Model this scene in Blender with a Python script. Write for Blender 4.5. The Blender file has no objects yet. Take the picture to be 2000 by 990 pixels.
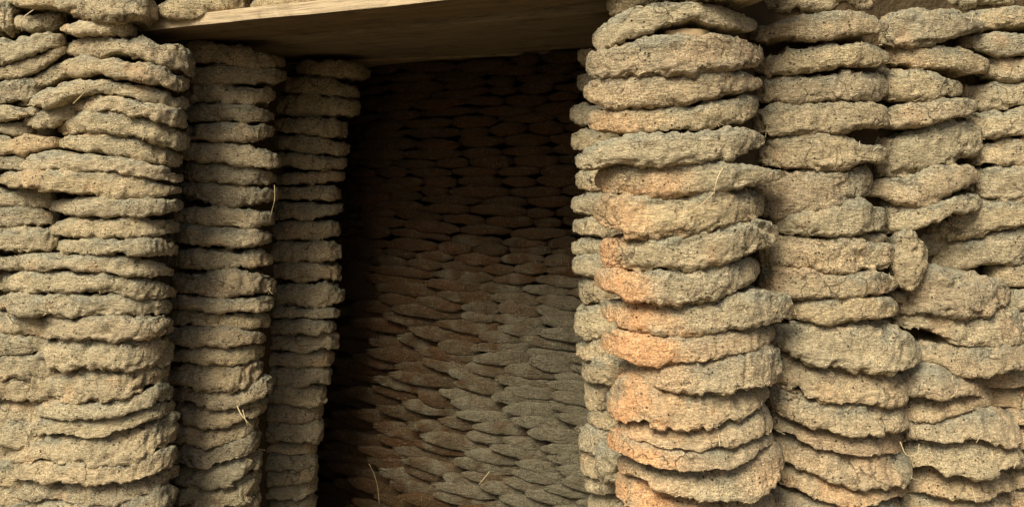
import bpy, math, random
import numpy as np

S = bpy.context.scene
C = S.collection
random.seed(7)
rng = np.random.default_rng(11)

# ------------------------------------------------------------------ camera, sky, sun
F = 1800.0            # focal length in photograph pixels (photograph 2000 x 990)
HY = 350.0            # eye level in the photograph
CAMH = 1.15
cam_d = bpy.data.cameras.new('camera')
cam = bpy.data.objects.new('camera', cam_d)
C.objects.link(cam)
cam_d.sensor_width = 36.0
cam_d.lens = F / 2000.0 * 36.0
cam_d.shift_y = -(495.0 - HY) / 2000.0
cam_d.clip_start = 0.05
cam_d.clip_end = 3000
cam.location = (0, 0, CAMH)
cam.rotation_euler = (math.radians(90), 0, 0)
S.camera = cam

SUN_EL, SUN_AZ = 46.0, 29.0      # elevation; degrees to the left of the viewer's back
w = bpy.data.worlds.new('World')
S.world = w
w.use_nodes = True
nt = w.node_tree
sky = nt.nodes.new('ShaderNodeTexSky')
sky.sky_type = 'NISHITA'
sky.sun_disc = False
sky.sun_elevation = math.radians(SUN_EL)
sky.sun_rotation = math.radians(180 + SUN_AZ)
sky.air_density = 1.0
sky.dust_density = 6.0
sky.ozone_density = 0.6
bg = nt.nodes['Background']
nt.links.new(sky.outputs[0], bg.inputs[0])
bg.inputs[1].default_value = 0.075

sl = bpy.data.lights.new('sun', 'SUN')
sl.energy = 4.0
sl.angle = math.radians(30)
sl.color = (1.0, 0.935, 0.78)
sun = bpy.data.objects.new('sun', sl)
C.objects.link(sun)
sun.rotation_euler = (math.radians(90 - SUN_EL), 0, math.radians(-SUN_AZ))
S.view_settings.view_transform = 'Standard'
S.view_settings.look = 'None'
S.view_settings.exposure = 0.31
S.view_settings.gamma = 1.0

# ------------------------------------------------------------------ noise
def _hash(ix, iy, iz, seed):
    h = (ix * 374761393 + iy * 668265263 + iz * 2147483647 + seed * 974634777) & 0xffffffff
    h = ((h ^ (h >> 13)) * 1274126177) & 0xffffffff
    h = ((h ^ (h >> 16)) * 2246822519) & 0xffffffff
    return ((h ^ (h >> 15)) & 0xffffff) / float(0xffffff) * 2 - 1

def vnoise(p, seed=0):
    i = np.floor(p).astype(np.int64)
    f = p - i
    f = f * f * f * (f * (f * 6 - 15) + 10)
    r = 0
    for dx in (0, 1):
        wx = f[:, 0] if dx else 1 - f[:, 0]
        for dy in (0, 1):
            wy = f[:, 1] if dy else 1 - f[:, 1]
            for dz in (0, 1):
                wz = f[:, 2] if dz else 1 - f[:, 2]
                r = r + wx * wy * wz * _hash(i[:, 0] + dx, i[:, 1] + dy, i[:, 2] + dz, seed)
    return r

def fbm(p, octv=3, seed=0, gain=0.5):
    a, s, r = 1.0, 1.0, 0
    for k in range(octv):
        r = r + a * vnoise(p * s + 17.3 * k, seed + k)
        a *= gain
        s *= 2.03
    return r

# ------------------------------------------------------------------ materials
def ramp(nd, stops):
    e = nd.color_ramp.elements
    while len(e) > 1:
        e.remove(e[-1])
    e[0].position = stops[0][0]; e[0].color = stops[0][1]
    for p, c in stops[1:]:
        x = e.new(p); x.color = c

def g(v):
    return (v, v, v, 1)

class M:
    def __init__(s, name):
        s.m = bpy.data.materials.new(name)
        s.m.use_nodes = True
        s.t = s.m.node_tree
        s.b = s.t.nodes['Principled BSDF']
    def n(s, typ, **kw):
        nd = s.t.nodes.new(typ)
        for k, v in kw.items():
            setattr(nd, k, v)
        return nd
    def l(s, a, b):
        s.t.links.new(a, b)
    def noise(s, vec, scale, detail=3, rough=0.6, dist=0.0):
        nd = s.n('ShaderNodeTexNoise')
        nd.inputs['Scale'].default_value = scale
        nd.inputs['Detail'].default_value = detail
        nd.inputs['Roughness'].default_value = rough
        nd.inputs['Distortion'].default_value = dist
        s.l(vec, nd.inputs['Vector'])
        return nd.outputs['Fac']
    def ramp(s, fac, stops):
        nd = s.n('ShaderNodeValToRGB')
        ramp(nd, stops)
        s.l(fac, nd.inputs[0])
        return nd.outputs[0]
    def mix(s, fac, a, b, mode='MIX'):
        nd = s.n('ShaderNodeMix', data_type='RGBA', blend_type=mode)
        for sock, v in ((nd.inputs[0], fac), (nd.inputs[6], a), (nd.inputs[7], b)):
            if isinstance(v, (int, float)):
                sock.default_value = v
            elif isinstance(v, tuple):
                sock.default_value = v
            else:
                s.l(v, sock)
        return nd.outputs[2]
    def math(s, op, a, b=None, clamp=False):
        nd = s.n('ShaderNodeMath', operation=op, use_clamp=clamp)
        for sock, v in ((nd.inputs[0], a), (nd.inputs[1], b)):
            if v is None: continue
            if isinstance(v, (int, float)):
                sock.default_value = v
            else:
                s.l(v, sock)
        return nd.outputs[0]
    def coords(s, randomise=True):
        tc = s.n('ShaderNodeTexCoord')
        if not randomise:
            return tc.outputs['Object'], None
        oi = s.n('ShaderNodeObjectInfo')
        va = s.n('ShaderNodeVectorMath', operation='MULTIPLY_ADD')
        s.l(oi.outputs['Random'], va.inputs[0])
        va.inputs[1].default_value = (37.0, 11.0, 23.0)
        s.l(tc.outputs['Object'], va.inputs[2])
        return va.outputs[0], oi.outputs['Random']
    def scaled(s, vec, sc, rot=(0, 0, 0)):
        mp = s.n('ShaderNodeMapping')
        mp.inputs['Scale'].default_value = sc
        mp.inputs['Rotation'].default_value = rot
        s.l(vec, mp.inputs['Vector'])
        return mp.outputs[0]

def dung_material(name, tan, dun, skin, ochre, dark=1.0, k=1.0, pit=1.0, fleck=0.7, blot=1.0):
    """k: grain frequency multiplier"""
    m = M(name)
    v, rnd = m.coords()
    big = m.ramp(m.noise(v, 9, 3, 0.6, 0.4), [(0.36, g(0)), (0.64, g(1))])
    col = m.mix(big, tan, dun)
    # every cake was made from its own batch
    pr = m.ramp(rnd, [(0.0, (0.74, 0.73, 0.71, 1)), (0.22, (1.02, 1.0, 0.94, 1)), (0.4, (1.0, 0.92, 0.82, 1)), (0.55, (0.80, 0.82, 0.80, 1)),
                      (0.72, (1.06, 0.99, 0.86, 1)), (0.86, (0.86, 0.80, 0.74, 1)), (1.0, (1.12, 1.08, 1.02, 1))])
    col = m.mix(0.85, col, pr, 'MULTIPLY')
    at = m.n('ShaderNodeAttribute', attribute_name='skin')
    sk = m.math('MULTIPLY', at.outputs['Fac'], m.ramp(m.noise(v, 22, 4, 0.65, 0.3), [(0.36, g(0)), (0.50, g(1))]))
    ac = m.n('ShaderNodeAttribute', attribute_name='lit_tone')
    sk = m.math('MAXIMUM', m.math('MULTIPLY', sk, 1.0), ac.outputs['Fac'])  # painted light on the inner wall, laid over the top skin
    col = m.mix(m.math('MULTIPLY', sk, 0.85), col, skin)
    ao = m.n('ShaderNodeAttribute', attribute_name='ochre')
    och = m.mix(m.noise(v, 60, 3, 0.7), ochre, (ochre[0] * 1.15, ochre[1] * 0.86, ochre[2] * 0.7, 1))
    col = m.mix(ao.outputs['Fac'], col, och)
    # rusty and pale blotches
    bl = m.ramp(m.noise(v, 31, 4, 0.7, 0.5), [(0.60, g(0)), (0.72, g(1))])
    col = m.mix(m.math('MULTIPLY', bl, 0.45 * blot), col, (0.34, 0.20, 0.095, 1))
    pale = m.ramp(m.noise(m.scaled(v, (1, 1, 1.8)), 43, 4, 0.7, 0.2), [(0.60, g(0)), (0.70, g(1))])
    col = m.mix(m.math('MULTIPLY', pale, 0.38 * blot), col, (0.62, 0.52, 0.35, 1))
    dk = m.ramp(m.noise(m.scaled(v, (1, 1, 2.5)), 55, 4, 0.8, 0.6), [(0.33, g(1)), (0.44, g(0))])
    col = m.mix(m.math('MULTIPLY', dk, 0.55), col, (0.085, 0.062, 0.034, 1))
    # grain
    gr = m.noise(v, 330 * k, 3, 0.75)
    grc = m.ramp(gr, [(0.36, g(0.36)), (0.48, g(0.95)), (0.62, g(1.6))])
    crumb = m.ramp(m.noise(v, 13, 3, 0.6, 0.6), [(0.38, g(0.28)), (0.60, g(1.0))])
    col = m.mix(m.math('MULTIPLY', crumb, 0.88), col, grc, 'MULTIPLY')
    gr2 = m.noise(m.scaled(v, (0.6, 1, 2.1)), 130 * k, 4, 0.85, 0.4)
    col = m.mix(0.7, col, m.ramp(gr2, [(0.34, g(0.42)), (0.5, g(1.0)), (0.66, g(1.35))]), 'MULTIPLY')
    # pits
    vo = m.n('ShaderNodeTexVoronoi'); vo.inputs['Scale'].default_value = 145 * k
    m.l(v, vo.inputs['Vector'])
    sep = m.n('ShaderNodeSeparateColor'); m.l(vo.outputs['Color'], sep.inputs[0])
    hole = m.math('MULTIPLY', m.ramp(vo.outputs['Distance'], [(0.22, g(1)), (0.36, g(0))]),
                  m.ramp(sep.outputs[0], [(0.80, g(0)), (0.86, g(1))]))
    hole = m.math('MULTIPLY', hole, m.ramp(m.noise(v, 17, 2), [(0.42, g(0.1)), (0.55, g(1))]))
    col = m.mix(m.math('MULTIPLY', hole, 0.85), col, (0.045, 0.032, 0.018, 1))
    # straw flecks: thin stretched cells in two directions
    fl = []
    for sc, rot in (((60, 260, 300), (0.2, 0.5, 0.3)), ((280, 200, 55), (0.4, 0.3, 1.1))):
        vv = m.n('ShaderNodeTexVoronoi'); vv.inputs['Scale'].default_value = 1.0 * k
        m.l(m.scaled(v, sc, rot), vv.inputs['Vector'])
        s2 = m.n('ShaderNodeSeparateColor'); m.l(vv.outputs['Color'], s2.inputs[0])
        fl.append(m.math('MULTIPLY', m.ramp(vv.outputs['Distance'], [(0.20, g(1)), (0.34, g(0))]),
                         m.ramp(s2.outputs[1], [(0.86, g(0)), (0.90, g(1))])))
    flk = m.math('MAXIMUM', fl[0], fl[1])
    col = m.mix(m.math('MULTIPLY', flk, fleck), col, (0.74, 0.62, 0.40, 1))
    nn = m.n('ShaderNodeTexNoise'); nn.inputs['Scale'].default_value = 26; nn.inputs['Detail'].default_value = 3
    m.l(v, nn.inputs['Vector'])
    wa = m.n('ShaderNodeVectorMath', operation='MULTIPLY_ADD')
    m.l(nn.outputs['Color'], wa.inputs[0]); wa.inputs[1].default_value = (0.05, 0.05, 0.03); m.l(v, wa.inputs[2])
    crk = m.n('ShaderNodeTexVoronoi', feature='DISTANCE_TO_EDGE'); crk.inputs['Scale'].default_value = 17
    m.l(wa.outputs[0], crk.inputs['Vector'])
    ck = m.math('MULTIPLY', m.ramp(crk.outputs['Distance'], [(0.010, g(1)), (0.030, g(0))]),
                m.ramp(m.noise(v, 10, 2), [(0.52, g(0)), (0.60, g(1))]))
    col = m.mix(m.math('MULTIPLY', ck, 0.7), col, (0.07, 0.05, 0.028, 1))
    if dark != 1.0:
        col = m.mix(1.0, col, (dark, dark, dark, 1), 'MULTIPLY')
    m.l(col, m.b.inputs['Base Color'])
    m.b.inputs['Roughness'].default_value = 0.95
    m.b.inputs['Specular IOR Level'].default_value = 0.15
    # relief
    h = m.math('MULTIPLY', m.math('MULTIPLY', gr, crumb), 0.7)
    h = m.math('ADD', h, m.math('MULTIPLY', gr2, 1.5))
    h = m.math('SUBTRACT', h, m.math('MULTIPLY', hole, 0.9 * pit))
    h = m.math('ADD', h, m.math('MULTIPLY', m.noise(m.scaled(v, (0.7, 1, 2.0)), 48, 4, 0.7, 0.8), 2.6))
    bp = m.n('ShaderNodeBump'); bp.inputs['Strength'].default_value = 1.0
    bp.inputs['Distance'].default_value = 0.0038
    m.l(h, bp.inputs['Height']); m.l(bp.outputs[0], m.b.inputs['Normal'])
    return m.m

TAN, DUN = (0.57, 0.47, 0.30, 1), (0.46, 0.39, 0.255, 1)
SKIN, OCH = (0.31, 0.295, 0.21, 1), (0.68, 0.445, 0.235, 1)
m_cake = dung_material('dried_dung', TAN, DUN, SKIN, OCH)
m_cake_in = dung_material('dried_dung_inner_shaded', (0.078, 0.053, 0.027, 1), (0.092, 0.047, 0.020, 1), (0.185, 0.165, 0.108, 1), OCH, 1.0, 1.0, 0.5, 0.15, 0.0)  # darker copy: shade inside the opening is put into its colour

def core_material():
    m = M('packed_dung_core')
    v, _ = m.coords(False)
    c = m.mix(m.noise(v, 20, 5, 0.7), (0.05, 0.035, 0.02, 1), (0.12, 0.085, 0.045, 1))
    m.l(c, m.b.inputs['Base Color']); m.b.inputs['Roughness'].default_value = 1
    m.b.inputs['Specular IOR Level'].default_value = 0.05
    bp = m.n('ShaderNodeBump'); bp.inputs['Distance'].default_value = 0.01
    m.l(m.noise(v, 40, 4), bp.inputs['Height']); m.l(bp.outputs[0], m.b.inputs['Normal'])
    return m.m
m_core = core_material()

def wood_material(name, a, b, dark):
    m = M(name)
    v, _ = m.coords(True)
    v = m.scaled(v, (1, 1, 1), (0, 0, math.radians(29)))
    st = m.scaled(v, (2.2, 40, 60))
    n1 = m.noise(st, 1.6, 6, 0.65, 0.8)
    col = m.mix(m.ramp(n1, [(0.35, g(0)), (0.65, g(1))]), a, b)
    st2 = m.scaled(v, (6, 150, 170))
    n2 = m.noise(st2, 1.0, 4, 0.7, 0.2)
    col = m.mix(0.6, col, m.ramp(n2, [(0.36, g(0.35)), (0.5, g(1)), (0.66, g(1.25))]), 'MULTIPLY')
    col = m.mix(m.math('MULTIPLY', m.ramp(m.noise(v, 14, 4, 0.7, 0.4), [(0.52, g(0)), (0.68, g(1))]), 0.6), col, dark)
    spl = m.ramp(m.noise(m.scaled(v, (1.3, 70, 90)), 1.0, 3, 0.6, 0.6), [(0.30, g(1)), (0.36, g(0))])
    col = m.mix(m.math('MULTIPLY', spl, 0.8), col, (0.06, 0.042, 0.022, 1))
    m.l(col, m.b.inputs['Base Color'])
    m.b.inputs['Roughness'].default_value = 0.8
    m.b.inputs['Specular IOR Level'].default_value = 0.25
    bp = m.n('ShaderNodeBump'); bp.inputs['Distance'].default_value = 0.003
    m.l(m.math('ADD', n1, m.math('MULTIPLY', n2, 0.6)), bp.inputs['Height']); m.l(bp.outputs[0], m.b.inputs['Normal'])
    return m.m
m_wood = wood_material('sawn_pale_wood', (0.55, 0.43, 0.27, 1), (0.44, 0.335, 0.20, 1), (0.22, 0.16, 0.09, 1))
m_wood2 = wood_material('weathered_board', (0.36, 0.27, 0.15, 1), (0.30, 0.22, 0.12, 1), (0.16, 0.11, 0.06, 1))
m_wood3 = wood_material('grey_board', (0.34, 0.27, 0.165, 1), (0.26, 0.20, 0.12, 1), (0.13, 0.10, 0.055, 1))
m_under = wood_material('dark_underside_wood', (0.26, 0.185, 0.10, 1), (0.20, 0.14, 0.07, 1), (0.09, 0.065, 0.035, 1))  # darker wood tone for the plank's underside

def plain(name, c, r=0.8):
    m = M(name)
    v, _ = m.coords(True)
    cc = m.mix(m.noise(v, 90, 3), (c[0] * .7, c[1] * .7, c[2] * .65, 1), (c[0] * 1.15, c[1] * 1.12, c[2] * 1.05, 1))
    m.l(cc, m.b.inputs['Base Color']); m.b.inputs['Roughness'].default_value = r
    return m.m
m_straw = plain('dry_straw', (0.62, 0.50, 0.29), 0.6)
m_clay = plain('clay_chip', (0.50, 0.37, 0.21), 0.9)

def ground_material():
    m = M('trodden_earth')
    v, _ = m.coords(False)
    c = m.mix(m.ramp(m.noise(v, 1.3, 6, 0.65), [(0.35, g(0)), (0.65, g(1))]), (0.15, 0.115, 0.07, 1), (0.11, 0.085, 0.05, 1))
    c = m.mix(0.7, c, m.ramp(m.noise(v, 70, 4, 0.8), [(0.3, g(0.5)), (0.7, g(1.3))]), 'MULTIPLY')
    m.l(c, m.b.inputs['Base Color']); m.b.inputs['Roughness'].default_value = 1
    bp = m.n('ShaderNodeBump'); bp.inputs['Distance'].default_value = 0.02
    m.l(m.noise(v, 25, 6, 0.7), bp.inputs['Height']); m.l(bp.outputs[0], m.b.inputs['Normal'])
    return m.m
m_ground = ground_material()

# ------------------------------------------------------------------ helpers
def P(x, y, D):
    return ((x - 1000.0) / F * D, D, CAMH + (HY - y) / F * D)

def mesh_np(name, verts, faces, mat, attrs=None, smooth=True):
    me = bpy.data.meshes.new(name)
    nv, nf = len(verts), len(faces)
    me.vertices.add(nv)
    me.vertices.foreach_set('co', np.asarray(verts, np.float32).ravel())
    fa = np.asarray(faces, np.int32)
    k = fa.shape[1]
    me.loops.add(nf * k)
    me.loops.foreach_set('vertex_index', fa.ravel())
    me.polygons.add(nf)
    me.polygons.foreach_set('loop_start', np.arange(0, nf * k, k, dtype=np.int32))
    me.polygons.foreach_set('loop_total', np.full(nf, k, np.int32))
    me.polygons.foreach_set('use_smooth', np.full(nf, smooth))
    me.update(calc_edges=True)
    for an, av in (attrs or {}).items():
        a = me.attributes.new(an, 'FLOAT', 'POINT')
        a.data.foreach_set('value', np.asarray(av, np.float32))
    me.materials.append(mat)
    return me

def thing(name, label, cat, loc=(0, 0, 0), group=None, kind=None):
    o = bpy.data.objects.new(name, None)
    o.empty_display_size = 0.1
    C.objects.link(o)
    o.location = loc
    o['label'] = label
    o['category'] = cat
    if group: o['group'] = group
    return o

def part(name, me, parent, loc=None, kind=None, label=None):
    o = bpy.data.objects.new(name, me)
    C.objects.link(o)
    if parent:
        o.parent = parent
    if loc is not None:
        o.location = loc
    if kind: o['kind'] = kind
    if label: o['label'] = label
    return o

def smooth1(a, n):
    if n < 1: return a
    k = np.hanning(2 * n + 3)[1:-1]
    k /= k.sum()
    p = np.pad(a, n, mode='edge')
    return np.convolve(p, k, 'valid')

def cake_mesh(tr, Df, b, mat, seed, lean=0.0, cap=(6.0, 0.5), rough=1.0, dens=2.6, nose=1.0, grow=1.04,
              grooves=None, ochre=None, skin=1.0, slab=0.8, patch=1.0, skoff=0.15, och0=0.0, radp=2.3, ext=(0, 0), lit0=0.0, yaw=0.0, maxu=130):
    """tr = (x0,y0, [(x,top)...], [(x,bottom)...], x1,y1) traced in photograph pixels.
    The traced rim is laid on a round disc whose nose stands Df metres from the viewer; the disc is b deep in
    front of its widest line.  Returns a mesh round its own centre and that centre."""
    x0, y0, T, B, x1, y1 = tr
    x0 -= ext[0]; x1 += ext[1]
    r = np.random.default_rng(seed)
    wpx = x1 - x0
    nu = int(np.clip(wpx / dens, 16, maxu))
    th = np.linspace(-math.pi / 2, math.pi / 2, nu + 1)
    u = np.sin(th) * 0.72 + (th / (math.pi / 2)) * 0.28
    u[0], u[-1] = -0.9985, 0.9985
    xg = np.linspace(x0, x1, 161)
    top = np.interp(xg, [p[0] for p in T], [p[1] for p in T])
    bot = np.interp(xg, [p[0] for p in B], [p[1] for p in B])
    top = smooth1(top, 9); bot = smooth1(bot, 9)
    c = (top + bot) / 2; H = (bot - top) / 2 * grow
    ug = (xg - x0) / wpx * 2 - 1
    wl = np.clip((-ug - 0.62) / 0.38, 0, 1) ** 2
    wr = np.clip((ug - 0.62) / 0.38, 0, 1) ** 2
    c = c + (y0 - c[0]) * wl + (y1 - c[-1]) * wr
    H = H * np.clip(1 - np.abs(ug) ** cap[0], 0, 1) ** cap[1]
    # ragged outline
    q = np.stack([ug * wpx / 42.0 + seed * 3.1, np.full_like(ug, seed * 1.7), ug * 0], 1)
    hm = np.mean(H)
    c = c + fbm(q, 3, 5) * hm * 0.07 * rough
    H = H * (1 + 0.13 * rough * fbm(q + 9.3, 3, 8))
    cu = np.interp(u, ug, c); Hu = np.maximum(np.interp(u, ug, H), 0.15)
    xu = x0 + (u + 1) / 2 * wpx
    X0c = (x0 + x1) / 2
    rad = np.sqrt(np.clip(1 - np.abs(u) ** radp, 0.0005, 1))
    Dc = Df + b
    fr = Dc - b * rad + yaw * u * b                    # front rim depth
    bk = Dc + b * rad * 0.6 + 0.01
    Xc = (X0c - 1000.0) / F * Dc
    X = (xu - 1000.0) / F * fr
    Zc = (HY - cu) / F * fr
    hz = Hu / F * fr
    Hpx = np.mean(Hu)
    nn = int(np.clip(2 * Hpx / (dens * 0.85), 8, 34))
    ph = np.linspace(-math.pi / 2, math.pi / 2, nn)
    sz = np.sign(np.sin(ph)) * np.abs(np.sin(ph)) ** slab
    cd = 1 - np.cos(ph) ** 0.85
    nb = 3
    rows = []
    nd = np.minimum(hz * nose, (bk - fr) * 0.49)
    skinv = []
    for j in range(nn):                                 # bottom to top round the nose
        z = Zc + hz * sz[j]
        y = fr + nd * cd[j] + lean * hz * sz[j]
        rows.append(np.stack([X, y, z], 1)); skinv.append(np.full(nu + 1, sz[j]))
    for j in range(1, nb + 1):                          # back over the top
        t = j / (nb + 0.0)
        y = fr + nd + lean * hz + (bk - fr - nd) * t * 0.999
        z = Zc + hz * (1 - 0.12 * t)
        rows.append(np.stack([Xc + (X - Xc) * (1 - 0.28 * t), y, z], 1)); skinv.append(np.full(nu + 1, 1.0))
    for j in range(nb, 0, -1):                          # and forward under the belly
        t = j / (nb + 0.0)
        y = fr + nd - lean * hz + (bk - fr - nd) * t * 0.999
        z = Zc - hz * (1 - 0.12 * t)
        rows.append(np.stack([Xc + (X - Xc) * (1 - 0.28 * t), y, z], 1)); skinv.append(np.full(nu + 1, -1.0))
    G = np.stack(rows, 0)                               # (nv, nu+1, 3)
    nv = G.shape[0]
    # normals of the grid
    du = np.gradient(G, axis=1)
    dv = np.roll(G, -1, 0) - np.roll(G, 1, 0)
    N = np.cross(du, dv)
    N /= np.maximum(np.linalg.norm(N, axis=2, keepdims=True), 1e-9)
    cen = G.reshape(-1, 3).mean(0)
    if ((G - cen) * N).sum() < 0:
        N = -N
    p = G.reshape(-1, 3) + np.array([seed * 0.731, seed * 1.37, seed * 0.193])
    thick = 2 * np.mean(hz)
    sc = thick / 0.055
    a = np.clip(sc, 0.35, 1.25) * rough
    d = 0.0048 * a * fbm(p * np.array([11, 11, 20]), 2, 1)
    d += 0.0025 * a * fbm(p * np.array([30, 30, 56]), 2, 3)
    d += 0.0021 * a * fbm(p * np.array([105, 105, 135]), 2, 6)
    d += 0.0010 * a * vnoise(p * 290, 9)
    # flaked-off steps
    st = fbm(p * np.array([26, 26, 34]) + 5.5, 2, 21)
    d -= 0.0050 * a * np.clip((st - 0.25) * 12, 0, 1)
    st2 = fbm(p * np.array([40, 40, 75]) + 1.5, 2, 23)
    d -= 0.0026 * a * np.clip((st2 - 0.30) * 14, 0, 1)
    # cracks across the rim
    ck = np.abs(fbm(p * np.array([24, 24, 9]) + 2.2, 2, 31))
    ckm = np.clip((fbm(p * 9 + 3.3, 1, 35) - 0.05) * 5, 0, 1)
    d -= 0.0040 * a * np.clip(1 - ck / 0.05, 0, 1) * ckm
    # small knocked-out pits
    pt = vnoise(p * 95 + 7.7, 41)
    d -= 0.0022 * a * np.clip((pt - 0.55) * 6, 0, 1)
    U = np.tile(u, nv)
    if grooves:
        for (ua, ub, cnt, amp) in grooves:
            m = np.clip((U - ua) / 0.05, 0, 1) * np.clip((ub - U) / 0.05, 0, 1)
            s = (U - ua) / (ub - ua) * cnt + 0.55 * fbm(p * 22, 2, 3) + 0.45 * np.repeat(np.array(skinv)[:, 0], nu + 1)
            d -= m * amp * 0.62 * (0.6 + 0.7 * vnoise(p * 17, 13)) * np.abs(np.cos(s * math.pi)) ** 6
    d *= np.tile(np.clip(Hu / Hu.mean() * 1.1, 0.25, 1), nv)
    G2 = G.reshape(-1, 3) + N.reshape(-1, 3) * d[:, None]
    SK = np.array(skinv).ravel()
    sk = np.clip((SK - skoff) * 1.6 + 0.5 * fbm(p * 28, 2, 51), 0, 1) * skin
    if ochre:
        oa, ua, ub = ochre
        m = np.clip((U - ua) / 0.2 + 0.5, 0, 1) * np.clip((ub - U) / 0.35 + 0.5, 0, 1) if ua > -1 else np.clip((ub + .25 - U) / 1.1 + 0.5, 0, 1) ** 1.2
        oc = np.clip((m * 1.25 - 0.36 + 0.55 * fbm(p * 17, 4, 61) - 0.5 * np.clip(SK, 0, 1)) * 1.05, 0, 1) * oa
    else:
        oc = np.clip((fbm(p * 14, 2, 71) - 0.62) * 1.2, 0, 0.22) * patch
    if och0:
        oc = np.maximum(oc, np.clip(och0 * (0.7 + 0.8 * fbm(p * 12, 3, 81) - 0.5 * np.clip(SK - skoff, 0, 1)), 0, 1))
    sk = sk * (1 - oc)
    lit_tone = np.clip(lit0 * 1.5 - 0.25 + 0.5 * fbm(p * 30, 2, 91), 0, 1) * min(1, lit0 * 4) * (lit0 > 0)
    # end caps
    W = nu + 1
    i = np.arange(nv)[:, None]; j = np.arange(nu)[None, :]
    a0 = i * W + j; a1 = i * W + j + 1; b1 = ((i + 1) % nv) * W + j + 1; b0 = ((i + 1) % nv) * W + j
    faces = np.stack([a0, a1, b1, b0], -1).reshape(-1, 4)
    G3 = G2.reshape(nv, nu + 1, 3)
    for e_, q_ in ((0, 1), (nu, nu - 1)):
        G3[:, e_] = G3[:, q_].mean(0) + (G3[:, e_].mean(0) - G3[:, q_].mean(0)) * 0.8
    G2 = G3.reshape(-1, 3)
    cen = G2.mean(0)
    me = mesh_np('dung_cake', G2 - cen, faces, mat, {'skin': sk, 'ochre': oc, 'lit_tone': np.ones_like(sk) * lit_tone})
    # close the two small ends
    return me, cen + np.array([0, 0, CAMH])

def parse(s):
    L, T, B, R = [list(map(float, q.split())) for q in s.split('|')]
    return (L[0], L[1], list(zip(T[0::2], T[1::2])), list(zip(B[0::2], B[1::2])), R[0], R[1])

# ------------------------------------------------------------------ traced cakes  (left end | top rim | bottom rim | right end)
B_ = """125 92|150 72 200 72 290 75 340 88|180 108 250 112 330 127 365 142|376 138
113 132|120 116 150 110 200 114 260 122 320 133 345 144|130 150 180 142 230 152 300 162 345 174|363 162
33 203|45 192 100 166 150 157 210 157 280 168 330 185|40 208 90 210 130 191 190 181 250 190 300 205 350 213|364 203
140 205|170 184 220 189 280 203 330 214|150 217 200 216 280 227 330 243|359 235
115 252|150 222 190 218 250 222 310 238 345 258|130 260 180 255 240 265 300 278 350 290|364 278
105 280|130 265 200 261 260 270 310 282 335 300|140 293 190 300 240 306 290 318 335 324|349 315
30 318|100 300 170 303 250 312 310 325 340 336|100 332 170 332 250 341 310 352 340 359|352 348
-12 350|30 334 100 334 200 338 270 348 330 362|60 366 120 373 180 386 250 384 330 381|348 372
98 402|110 390 170 387 260 389 340 388|120 416 200 423 280 421 335 415|352 402
95 452|130 426 200 426 280 428 330 427|110 462 180 466 260 464 330 460|345 443
97 482|120 468 200 467 280 467 330 474|110 495 200 497 290 503 330 500|341 490
20 512|60 498 150 499 220 501 290 511 320 521|60 527 130 528 200 532 260 540 320 543|333 533
-5 550|40 532 110 530 200 535 280 547 320 560|50 572 130 573 220 574 300 585|338 573
-5 595|60 577 150 577 250 578 310 587|40 612 130 616 200 616 280 613 320 613|328 600
72 645|100 622 200 619 290 619|100 660 180 665 250 662 290 657|330 634
75 698|100 670 180 668 250 664 290 668|100 718 180 720 240 721 300 718|330 690
90 750|120 728 200 724 270 722 310 715|130 780 190 785 240 779 290 756|325 725
80 800|130 788 190 791 240 782 290 762 320 746|130 815 200 817 240 812 290 794 320 782|332 768
70 835|110 820 180 820 240 815 290 800 320 786|120 848 180 855 220 847 270 831 320 812|334 795
40 880|80 858 150 857 210 852 270 839 320 822|90 900 160 903 240 905 280 894 315 873|338 840
40 920|90 905 170 907 250 907 300 890|100 935 180 941 240 943 300 922|340 888
30 955|70 938 150 942 230 944 300 926|90 972 160 980 240 981 310 951|343 915
60 1000|90 976 170 982 250 984 310 962|90 1010 170 1020 250 1022 310 1000|338 970
50 1040|90 1015 170 1022 250 1024 310 1003|90 1050 170 1060 250 1062 310 1040|338 1010"""
A_ = """-80 112|0 80 60 70 110 62|0 125 50 106 100 89|124 75
-80 155|0 131 60 111 110 92|0 152 45 149 90 126 125 105|131 97
42 172|60 155 100 131 130 116|60 176 100 161 120 150|150 125
-90 182|0 163 40 157|0 200 40 196|78 180
-90 220|0 207 40 210|0 233 50 226|85 218
38 242|60 225 100 206 140 196|60 250 100 247 130 233|165 205
-90 250|0 240 40 243|0 258 40 263|66 253
-90 282|0 266 50 263 90 268|0 300 50 298 90 286|118 278
-90 318|0 306 50 304 90 302|0 330 50 331 90 326|115 314
-90 385|0 370 50 368 90 371|0 402 50 404 90 402|112 386
-90 424|0 408 50 406 90 408|0 440 50 443 90 440|112 424
-90 466|0 447 50 445 90 450|0 488 50 490 90 486|116 468
-90 512|-40 498 0 498 30 498|-40 526 0 527 30 527|60 513
-90 634|-40 618 20 618 60 620|-40 654 20 655 60 654|96 637
-90 676|-40 659 20 660 60 660|-40 692 20 693 60 692|98 676
-90 716|-40 697 20 697 60 698|-40 736 20 738 60 737|104 718
-90 760|-40 742 20 742 60 742|-40 778 20 780 60 779|104 760
-90 804|-40 784 20 784 60 784|-40 822 20 824 60 824|96 804
-90 846|-40 828 20 828 60 828|-40 862 20 864 60 865|90 846
-90 886|-40 868 20 868 40 868|-40 902 20 904 40 905|70 886
-90 926|-40 908 20 908 40 908|-40 944 20 946 40 946|70 926
-90 968|-40 950 20 950 40 950|-40 984 20 986 40 986|66 968
-90 1008|-40 990 20 990 40 990|-40 1024 20 1026 40 1026|86 1008"""
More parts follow.
